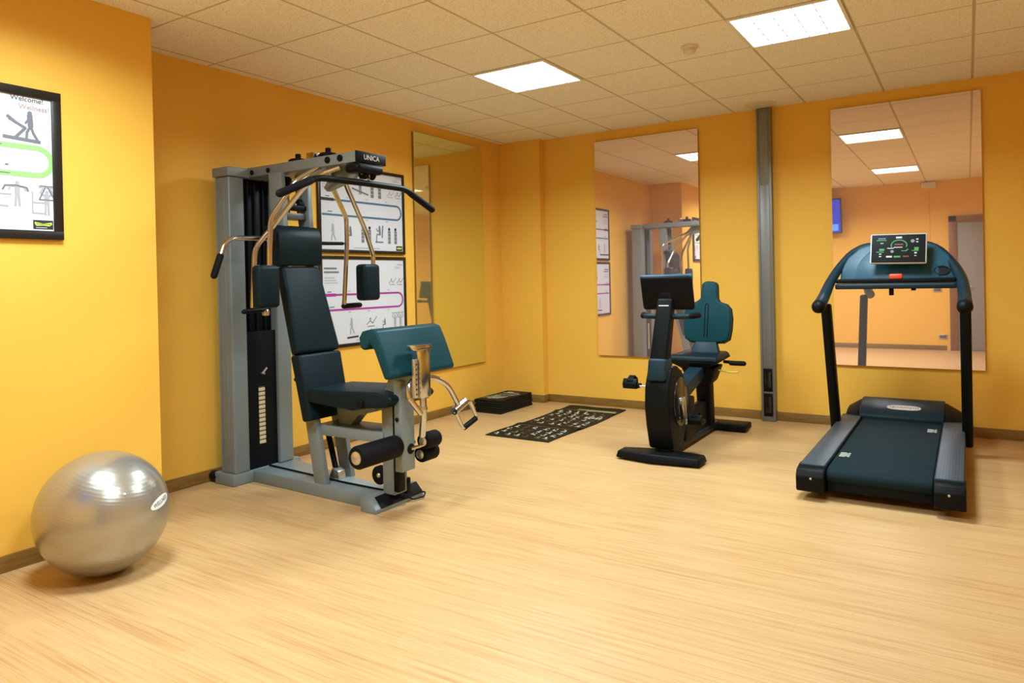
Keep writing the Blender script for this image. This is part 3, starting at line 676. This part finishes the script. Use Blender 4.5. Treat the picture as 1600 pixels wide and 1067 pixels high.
# chrome curl mast
b = B(); b.box((-.205, -2.345, .650), (-.150, -2.262, .935), CHROME, .004); b.box((-.215, -2.385, .912), (-.145, -2.250, .940), CHROME, .004); mast = b.build('chrome_mast', G)
b = B()
b.box((-.185, -2.378, .655), (-.165, -2.350, .865), SILVER, .003)
for k in range(7): b.cyl((-.165, -2.364, .675 + k * .027), .006, -.001, .002, 'x', INKK, 8, .0005)
b.build('hole_strip', mast)
B().tube([(-.175, -2.302, .655), (-.175, -2.30, .56), (-.205, -2.28, .43)], .019, CHROME, .03, 14).build('mast_rod', G)
B().cyl((-.175, -2.302, .59), .024, -.010, .010, 'z', CHROME).build('collar', G)
B().tube([(-.178, -2.315, .560), (-.215, -2.372, .652), (-.228, -2.353, .726), (-.228, -2.297, .747), (-.228, -2.129, .735), (-.21, -2.031, .677), (-.20, -1.974, .583), (-.20, -1.950, .540)], .0165, CHROME, .05, 14).build('curl_arm', G)
dh = B().tube([(-.20, -1.995, .520), (-.20, -1.885, .560)], .025, CHROME, n=16).build('pull_handle', G)
b = B(); b.tube([(-.20, -1.985, .520), (-.195, -1.915, .405), (-.195, -1.775, .445), (-.20, -1.835, .555), (-.20, -1.90, .555)], .012, CHROME, .02, 10); b.build('handle_stirrup', dh)
B().tube([(-.195, -1.905, .408), (-.195, -1.785, .442)], .0165, BLACK, n=12).build('rubber_grip', dh)
# chest press and butterfly arms
AR = .0155
a1 = B().tube([(-.78, -2.288, 1.975), (-.92, -2.32, 1.943), (-1.0, -2.38, 1.864), (-1.15, -2.47, 1.652), (-1.22, -2.568, 1.503), (-1.22, -2.591, 1.150)], AR, CHROME, .05, 14).build('press_arm', G)
B().tube([(-1.22, -2.655, 1.130), (-1.22, -2.49, 1.137)], .014, BLACK, n=12, dome=True).build('press_grip', a1)
B().lathe([(.018, 0), (.022, -.012), (.022, -.032), (.015, -.038)], (-1.22, -2.50, 1.137), 'z', SILVER).build('grip_end', a1)
a2 = B().tube([(-.92, -2.25, 1.985), (-.97, -2.19, 1.906), (-1.22, -1.82, 1.729), (-1.22, -1.82, 1.558), (-1.22, -1.86, 1.122)], AR, CHROME, .05, 14).build('press_arm', G)
B().tube([(-1.22, -1.862, 1.130), (-1.22, -1.712, 1.132)], .018, BLACK, n=12, dome=True).build('press_grip', a2)
f1 = B().tube([(-.95, -2.292, 1.988), (-.98, -2.376, 1.939), (-1.0, -2.437, 1.9), (-1.1, -2.543, 1.676), (-1.1, -2.558, 1.491), (-1.1, -2.561, 1.38)], AR, CHROME, .04, 14).build('butterfly_arm', G)
B().box((-1.145, -2.662, 1.150), (-1.065, -2.508, 1.400), VINYL, .026, 4).build('arm_pad', f1)
f2 = B().tube([(-.85, -2.204, 1.992), (-.88, -2.176, 1.964), (-.93, -2.098, 1.897), (-1.05, -1.819, 1.645), (-1.1, -1.690, 1.464), (-1.1, -1.70, 1.39)], AR, CHROME, .04, 14).build('butterfly_arm', G)
B().box((-1.150, -1.825, 1.165), (-1.055, -1.668, 1.412), VINYL, .026, 4).build('arm_pad', f2)
sb = B().tube([(-1.32, -2.33, 1.578), (-1.32, -2.651, 1.566), (-1.32, -2.704, 1.527), (-1.32, -2.731, 1.459)], .0155, CHROME, .04, 14).build('side_handle', G)
B().tube([(-1.32, -2.731, 1.459), (-1.32, -2.775, 1.345)], .0195, FOAM, n=12, dome=True).build('rubber_grip', sb)
B().tube([(-1.30, -2.06, 1.553), (-1.24, -1.84, 1.556)], .012, BLACK, n=10).build('arm_stop_bar', G)

# ------------------------------------------------------------------ recumbent bike
mxc = .525
K = thing('exercise_bike', (mxc, 0, 0), 'black recumbent exercise bike with teal padded backrest, facing the camera', 'exercise bike')
b = B(); b.hull8([(.225, -.69, .012), (.50, -.735, .012), (.835, -.69, .012), (.835, -.52, .012), (.50, -.50, .012), (.225, -.55, .012)], [(.24, -.68, .062), (.50, -.72, .070), (.82, -.68, .062), (.82, -.53, .062), (.50, -.51, .070), (.24, -.56, .062)], BLACK, .012, 3); b.build('front_foot', K)
b = B(); b.box((.24, .53, .012), (.82, .72, .066), BLACK, .014, 3); b.build('rear_foot', K)
for xx, yy in ((.27, -.62), (.79, -.61), (.28, .62), (.78, .62)): B().cyl((xx, yy, 0), .02, .0002, .016, 'z', BLACK, 14).build('levelling_foot', K)
B().box((.465, -.55, .03), (.585, .60, .080), TEALD, .010, 3).build('base_beam', K)
sp = [(-.575, .64), (-.635, .52), (-.650, .38), (-.625, .24), (-.575, .075), (-.36, .075), (-.285, .20), (-.255, .36), (-.275, .50), (-.345, .60), (-.45, .655)]
b = B(); b.prism(sp, 'x', .432, .612, BLACK, .022, 4, ang=5); b.build('drive_housing', K)
b = B(); b.prism([(-.42 + .135 * cos(a), .395 + .175 * sin(a)) for a in [2 * pi * k / 28 for k in range(28)]], 'x', .606, .622, BLACKG, .005, 2); b.build('side_disc', K)
b = B(); b.hull8([(.455, -.655, .56), (.590, -.655, .56), (.590, -.50, .56), (.455, -.50, .56)], [(.458, -.625, .715), (.592, -.625, .715), (.592, -.505, .715), (.458, -.505, .715)], TEALD, .02, 4); b.build('collar', K)
b = B(); b.hull8([(.463, -.615, .70), (.587, -.615, .70), (.587, -.51, .70), (.463, -.51, .70)], [(.482, -.490, 1.13), (.594, -.490, 1.13), (.594, -.40, 1.13), (.482, -.40, 1.13)], BLACK, .016, 3); b.build('console_post', K)
b = B(); b.box((.498, -.506, 1.052), (.576, -.485, 1.082), WHITE, .004); add_text(b, 'TECHNOGYM', .0112, frame_mtx((.537, -.5065, 1.067), (1, 0, 0), (0, 0, 1)), INKK); b.build('badge', K)
# console: back shell faces the camera
cm = Matrix.Translation((.548, -.455, 1.17)) @ Matrix.Rotation(rad(14), 4, 'X')
b = B(); b.box((-.190, -.028, -.125), (.190, .020, .125), BLACK, .022, 4, cm); con = b.build('console', K)
B().box((-.193, -.014, .095), (.193, .024, .130), TEAL, .012, 3, cm).build('console_rim', con)
B().box((-.165, .018, -.10), (.165, .0225, .085), BLACKG, .002, 2, cm).build('screen', con)
b = B(); b.lathe([(.058, .0), (.056, -.012), (.040, -.022)], (.540, -.462, 1.145), 'y', BLACK); b.build('console_joint', con)
hb = B().tube([(.33, -.36, 1.005), (.37, -.465, 1.00), (.52, -.475, 1.000), (.70, -.465, 1.00), (.745, -.36, 1.005)], .019, TEALD, .05, 14, dome=True).build('handlebar', K)
B().tube([(.335, -.375, 1.005), (.36, -.447, 1.003)], .022, FOAM, n=12, dome=True).build('rubber_grip', hb)
B().tube([(.74, -.375, 1.005), (.715, -.447, 1.003)], .022, FOAM, n=12, dome=True).build('rubber_grip', hb)
# crank and pedals
B().lathe([(.034, .618), (.034, .640), (.024, .648)], (0, -.42, .395), 'x', SILVER).build('crank_hub', K)
def arm(x0, x1, d, name):
    c = Vector((0, -.42, .395)); d = Vector((0, d[0], d[1])).normalized(); n = Vector((0, -d.z, d.y))
    pts = [(c + d * a + n * s_) for a, s_ in ((-.03, .025), (.03, .032), (.15, .016), (.175, .012), (.175, -.012), (.15, -.016), (.03, -.032), (-.03, -.025))]
    return B().prism([(p.y, p.z) for p in pts], 'x', x0, x1, SILVER, .005).build(name, K)
arm(.628, .646, (.045, -.17), 'crank_arm'); arm(.398, .416, (-.045, .15), 'crank_arm')
def pedal(x0, x1, cy, cz, axis_to):
    o = B().box((x0, cy - .055, cz - .016), (x1, cy + .055, cz + .016), BLACK, .010, 3).build('pedal', K)
    B().tube([(min(x0, axis_to), cy, cz), (max(x1, axis_to), cy, cz)], .008, SILVER, n=10).build('axle', o)
    xm0, xm1 = x0 + .012, x1 - .012
    B().prism([(cy - .06, cz), (cy - .055, cz + .05), (cy, cz + .078), (cy + .05, cz + .05), (cy + .055, cz), (cy + .048, cz), (cy + .042, cz + .042), (cy, cz + .068), (cy - .047, cz + .042), (cy - .052, cz)], 'x', xm0 + .02, xm1 - .02, BLACK, .002).build('strap', o)
    b = B(); b.prism([(cy - .055, cz - .015), (cy - .065, cz + .02), (cy - .04, cz + .06), (cy - .02, cz + .05), (cy - .035, cz + .0), (cy - .04, cz - .015)], 'x', x0, x1, BLACK, .006); b.build('toe_clip', o)
pedal(.215, .325, -.46, .490, .41); pedal(.665, .765, -.37, .250, .64)
# seat
b = B(); b.prism([(-.40, .38), (-.33, .475), (.28, .615), (.36, .615), (.36, .545), (-.20, .40), (-.28, .30)], 'x', .50, .612, TEALD, .008, 3); b.build('seat_rail', K)
B().prism([(-.27, .08), (-.05, .08), (-.06, .38), (-.20, .40), (-.28, .36)], 'x', .495, .60, BLACK, .012, 3).build('rail_support', K)
B().box((.52, -.10, .078), (.578, .38, .29), BLACK, .006).build('frame_panel', K)
b = B(); b.hull8([(.49, .34, .075), (.60, .34, .075), (.60, .44, .075), (.49, .44, .075)], [(.50, .24, .60), (.615, .24, .60), (.615, .36, .60), (.50, .36, .60)], BLACK, .010, 3); b.build('rear_pillar', K)
b = B(); b.hull8([(.44, .13, .555), (.64, .13, .555), (.64, .42, .575), (.44, .42, .575)], [(.335, .08, .615), (.735, .08, .615), (.735, .47, .635), (.335, .47, .635)], BLACK, .012, 3)
b.hull8([(.335, .08, .612), (.735, .08, .612), (.735, .47, .63), (.335, .47, .63)], [(.35, .10, .665), (.72, .10, .665), (.71, .46, .675), (.36, .46, .675)], VINYL, .022, 4); b.build('seat', K)
b = B(); b.hull8([(.49, .16, .43), (.655, .16, .43), (.655, .34, .45), (.49, .34, .45)], [(.43, .12, .565), (.70, .12, .565), (.70, .36, .58), (.43, .36, .58)], BLACK, .014, 3); b.build('seat_carriage', K)
b = B(); b.hull8([(.44, .30, .655), (.68, .30, .655), (.67, .40, .655), (.45, .40, .655)], [(.475, .36, .77), (.645, .36, .77), (.64, .41, .77), (.48, .41, .77)], TEALD, .014, 3); b.build('backrest_bracket', K)
def backrest():
    X = .565; pts = []
    half = [(.0, .735), (.13, .740), (.178, .770), (.192, .85), (.195, .94), (.183, 1.02), (.150, 1.058), (.095, 1.075), (.078, 1.10), (.070, 1.215), (.055, 1.238), (0, 1.242)]
    pts = [(X + a, z) for a, z in half] + [(X - a - (.02 if z > 1.06 else 0) * -1 * (1 if z > 1.09 else 0), z) for a, z in half[::-1][1:-1]]
    return pts
mrot = Matrix.Translation((0, .38, .735)) @ Matrix.Rotation(rad(-9), 4, 'X') @ Matrix.Translation((0, -.38, -.735))
b = B(); b.prism(backrest(), 'y', .345, .405, VINYLT, .020, 4, mrot, ang=50); br = b.build('backrest_pad', K)
b = B(); b.prism([(x, z) for x, z in backrest()], 'y', .400, .428, BLACK, .006, 2, mrot, ang=50); b.build('backrest_shell', K)
b = B(); b.tube([mrot @ Vector(p) for p in ((.548, .3445, .78), (.552, .3445, 1.045), (.566, .3445, 1.06), (.578, .3445, 1.045), (.572, .3445, .78))], .0035, BLACK, .01, 6); b.build('seam', br)
for s_ in (-1, 1):
    o = B().tube([(mxc + .03 + s_ * .16, .33, .60), (mxc + .03 + s_ * .25, .27, .605), (mxc + .03 + s_ * .315, .20, .605)], .013, BLACK, .04, 12).build('side_handle', K)
    B().tube([(mxc + .03 + s_ * .25, .20, .607), (mxc + .03 + s_ * .345, .20, .607)], .019, FOAM, n=12, dome=True).build('rubber_grip', o)
B().tube([(.70, .22, .545), (.79, .20, .535), (.86, .20, .540)], .006, YELLOW, .03, 8).build('release_lever', K)
B().tube([(.36, .14, .60), (.36, .06, .555), (.46, .06, .548)], .004, BLACK, .02, 8).build('cable', K)

# ------------------------------------------------------------------ treadmill
T0 = thing('treadmill', (1.92, 0, 0), 'blue grey treadmill with lit tablet console before the right mirror', 'treadmill')
cx = 1.92
for s_, x0, x1 in ((-1, 1.515, 1.655), (1, 2.182, 2.320)):
    b = B(); b.box((x0, -.98, .055), (x1, .72, .192), TEALD, .008, 3)
    b.box((x0 + .006, -.975, .185), (x1 - .006, .66, .1925), RAILM, .002)
    b.build('side_rail', T0)
    b = B(); b.prism([(-1.045, .055), (-1.05, .135), (-1.02, .172), (-.94, .185), (-.90, .185), (-.90, .05), (-1.03, .045)], 'x', x0 - .010 if s_ < 0 else x0, x1 if s_ < 0 else x1 + .006, BLACK, .012, 3); cap = b.build('end_cap', T0)
    B().cyl(((x0 + x1) / 2, -1.049, .125), .007, -.003, .004, 'y', SILVER, 10).build('screw', cap)
b = B(); b.prism([(-.985, .105), (-1.0, .135), (-.985, .165), (-.95, .178), (.70, .178), (.70, .09), (-.95, .09)], 'x', 1.657, 2.180, BELTM, .012, 3); belt = b.build('running_belt', T0)
BELTW = MATW
b = B()
for (x, y) in ((1.705, -.60), (2.125, .37)):
    for k in range(4): b.box((x - .028, y - .055 + k * .03, .1783), (x + .028, y - .040 + k * .03, .1790), BELTW, 0)
    b.box((x + .005, y - .055, .1783), (x + .018, y + .05, .1790), BELTW, 0)
b.build('belt_mark', belt, smooth=0)
B().box((1.66, -.97, .048), (2.18, .7, .10), BLACK, .004).build('deck_underside', T0)
for x, y in ((1.60, -.80), (2.24, -.80), (1.60, .95), (2.24, .95)): B().cyl((x, y, 0), .035, .0002, .06, 'z', BLACK, 18).build('foot', T0)
mc = [(.665, .055), (.655, .20), (.70, .238), (.80, .276), (.92, .297), (1.02, .288), (1.10, .235), (1.13, .13), (1.13, .055)]
B().prism(mc, 'x', 1.632, 2.190, TEALD, .010, 3, ang=25).build('motor_cover', T0)
inn = [(.672, .055), (.668, .205), (.705, .232), (.80, .266), (.92, .285), (1.02, .276), (1.09, .226), (1.12, .13), (1.12, .055)]
out = [(.70, .055), (.70, .185), (.73, .198), (.80, .215), (.90, .225), (.98, .218), (1.04, .185), (1.06, .11), (1.06, .055)]
for xi, xo in ((1.630, 1.535), (2.192, 2.300)):
    b = B(); b.hull8([(xi, y, z) for y, z in inn], [(xo, y, z) for y, z in out], BLACK, .008, 2); b.build('cover_flank', T0)
# badge on the motor cover slope between y=.70 and .80
sv = Vector((0, .10, .038)).normalized(); sn = Vector((1, 0, 0)).cross(sv)
b = B(); c0 = Vector((1.93, .752, .2590)) + sn * .0012
ov = [(.112 * abs(cos(a)) ** .6 * (1 if cos(a) > 0 else -1), .031 * abs(sin(a)) ** .8 * (1 if sin(a) > 0 else -1)) for a in [2 * pi * k / 40 for k in range(40)]]
b.poly([c0 + Vector((1, 0, 0)) * u + sv * v + sn * .0015 for u, v in ov], WHITE)
for k in range(40):
    a_, d_ = ov[k], ov[(k + 1) % 40]
    b.poly([c0 + Vector((a_[0], 0, 0)) + sv * a_[1] - sn * .003, c0 + Vector((d_[0], 0, 0)) + sv * d_[1] - sn * .003, c0 + Vector((d_[0], 0, 0)) + sv * d_[1] + sn * .0015, c0 + Vector((a_[0], 0, 0)) + sv * a_[1] + sn * .0015], WHITE)
add_text(b, 'TECHNOGYM', .031, frame_mtx(c0 + sn * .0022, (1, 0, 0), sv), INKK); b.build('badge', T0, smooth=0)
for s_ in (-1, 1):
    xx = cx + s_ * .412
    b = B(); b.hull8([(xx - .032, .40, .075), (xx + .032, .40, .075), (xx + .032, .51, .075), (xx - .032, .51, .075)], [(xx - .032, .03, 1.07), (xx + .032, .03, 1.07), (xx + .032, .12, 1.07), (xx - .032, .12, 1.07)], BLACK, .018, 4); b.build('upright', T0)
# console
tilt = Matrix.Translation((0, .16, 1.23)) @ Matrix.Rotation(rad(-22), 4, 'X') @ Matrix.Translation((0, -.16, -1.23))
arch = [(-.35, 1.215), (-.345, 1.31), (-.305, 1.40), (-.23, 1.475), (-.16, 1.497), (.16, 1.497), (.23, 1.475), (.305, 1.40), (.345, 1.31), (.35, 1.215)]
b = B(); b.prism([(cx + .02 + a, z) for a, z in arch], 'y', .15, .20, TEAL, .014, 3, tilt, ang=25); cons = b.build('console_panel', T0)
b = B(); b.prism([(cx + .02 + a * .72, 1.215 + (z - 1.215) * .86) for a, z in arch], 'y', .143, .152, TEAL, .006, 2, tilt, ang=25); b.build('inner_panel', cons)
b = B(); b.lathe([(.046, 0), (.046, -.006), (.038, -.006), (.036, .01), (.001, .012)], (0, 0, 0), 'y', BLACK, 28)
for v in b.bm.verts: v.co = tilt @ (Vector((v.co.x, v.co.y, v.co.z * .72)) + Vector((2.205, .148, 1.283)))
b.build('cup_holder', cons)
b = B(); b.box((1.575, .055, 1.208), (2.285, .20, 1.238), BLACK, .008, 3); b.build('tray', T0)
b = B(); b.box((1.572, .045, 1.168), (2.290, .12, 1.206), TEALD, .010, 3); bar = b.build('cross_bar', T0)
B().box((1.60, .0435, 1.190), (2.27, .047, 1.199), RAILM, .001).build('trim_strip', bar)
B().box((1.905, .048, 1.232), (1.985, .095, 1.268), RED, .010, 3).build('stop_button', T0)
for xx, l_ in ((1.915, .045), (2.045, .014)): B().box((xx - .014, .07, 1.169 - l_), (xx + .014, .10, 1.169), BLACK, .005).build('hook', bar)
for s_ in (-1, 1):
    o = (lambda dx: cx + .006 + s_ * dx)
    hp = [(o(.10), .318, 1.470), (o(.19), .318, 1.468), (o(.275), .285, 1.418), (o(.345), .205, 1.320), (o(.392), .09, 1.215), (o(.405), -.10, 1.115), (o(.405), -.30, 1.062)]
    hd = B().tube(hp, .034, TEALD, .09, 16, dome=True, rs=(.022, .042)).build('handrail', T0)
    B().tube([hp[-1], lerp(hp[-1], hp[-2], .12)], .0435, BLACK, n=16, dome=True).build('handle_end', hd)
# tablet
tm = Matrix.Translation((1.957, .125, 1.435)) @ Matrix.Rotation(rad(1.2), 4, 'Y') @ Matrix.Rotation(rad(-16), 4, 'X')
b = B(); b.box((-.168, -.010, -.105), (.168, .016, .105), TABF, .010, 4, tm); tab = b.build('tablet', T0)
b = B(); b.box((-.160, -.0125, -.098), (.160, -.008, .098), SCRK, .004, 2, tm)
pr = Print(b, tm @ Vector((0, -.0127, 0)), (tm.to_3x3() @ Vector((1, 0, 0))), (tm.to_3x3() @ Vector((0, 0, 1))), .0006)
arc = [(.046 * cos(a) + .005, .036 * sin(a) + .022) for a in [rad(-20 + 220 * k / 20) for k in range(21)]]
pr.stroke(arc, .006, SCRG); pr.rect((-.014, .070), (.022, .082), SCRW); pr.rect((-.022, .022), (.030, .032), SCRR); pr.rect((-.026, .004), (.026, .010), INKL)
pr.rect((-.12, .066), (-.075, .074), INKB); pr.rect((-.13, .055), (-.07, .060), SCRG); pr.rect((-.106, .034), (-.088, .039), SCRW)
pr.rect((-.112, -.016), (-.082, -.002), SCRG); pr.rect((-.13, -.028), (-.085, -.022), SCRG); pr.rect((-.113, -.043), (-.099, -.036), SCRW); pr.rect((-.113, -.060), (-.099, -.053), SCRW)
pr.rect((.105, .058), (.118, .066), SCRW); pr.rect((.105, .040), (.118, .047), SCRW); pr.disc((.085, .05), .012, INKG); pr.rect((.095, -.014), (.120, .006), SCRG); pr.rect((.08, -.020), (.12, -.015), SCRG)
pr.rect((.096, -.038), (.110, -.028), SCRW); pr.rect((.096, -.055), (.108, -.050), SCRW)
pr.stroke([(.02, -.018), (.05, -.018)], .005, SCRG); pr.stroke([(.045, -.018), (.06, -.006)], .006, SCRG); pr.rect((-.065, -.002), (-.025, .004), INKL)
pr.rect((-.070, -.064), (-.035, -.052), SCRW); pr.rect((-.025, -.064), (.015, -.053), SCRG); pr.rect((.03, -.062), (.065, -.052), SCRR); pr.disc((-.035, -.022), .010, INKG)
b.build('screen', tab, smooth=0)

# ------------------------------------------------------------------ things on the wall behind the camera (seen in the right mirror)
tvm = Matrix.Translation((.09, YF + .20, 2.26)) @ Matrix.Rotation(rad(-10), 4, 'X')
t = thing('television', (.09, YF + .1, 1.95), 'blue lit wall television seen at left edge of the right mirror', 'television')
B().box((-.47, -.03, -.30), (.47, .02, .30), BLACKG, .008, 3, tvm).build('housing', t)
b = B(); b.box((-.45, .018, -.275), (.45, .0215, .28), SCRB, 0, 1, tvm); b.box((-.40, .0215, -.25), (.41, .0222, -.14), SCRL, 0, 1, tvm); b.build('screen', t, smooth=0)
B().box((-.09, YF + .001, 2.12), (.13, YF + .19, 2.36), BLACK, .006).build('wall_bracket', t)
t = thing('emergency_light', (1.835, YF, 2.63), 'small white emergency light box under the ceiling, seen in right mirror', 'emergency light')
B().box((1.735, YF + .001, 2.63), (1.935, YF + .06, 2.725), WHITE, .008, 3).build('housing', t)
B().box((1.755, YF + .06, 2.645), (1.915, YF + .064, 2.69), CEILP, .002).build('lens', t)
B().box((1.828, YF + .001, 1.05), (1.842, YF + .010, 2.63), WALL, .002).build('cable_duct', t)
for (x, z, lab) in ((1.93, .98, 'grey wall socket higher on the wall, seen in right mirror'), (2.00, .22, 'grey wall socket low above the skirting, seen in right mirror')):
    t = thing('wall_socket', (x, YF, z), lab, 'socket', 'sockets on the front wall')
    B().box((x - .062, YF + .001, z - .038), (x + .062, YF + .012, z + .038), SILVER, .004).build('cover_plate', t)
    B().box((x - .045, YF + .011, z - .024), (x + .045, YF + .015, z + .024), STEELD, .002).build('outlet_insert', t)
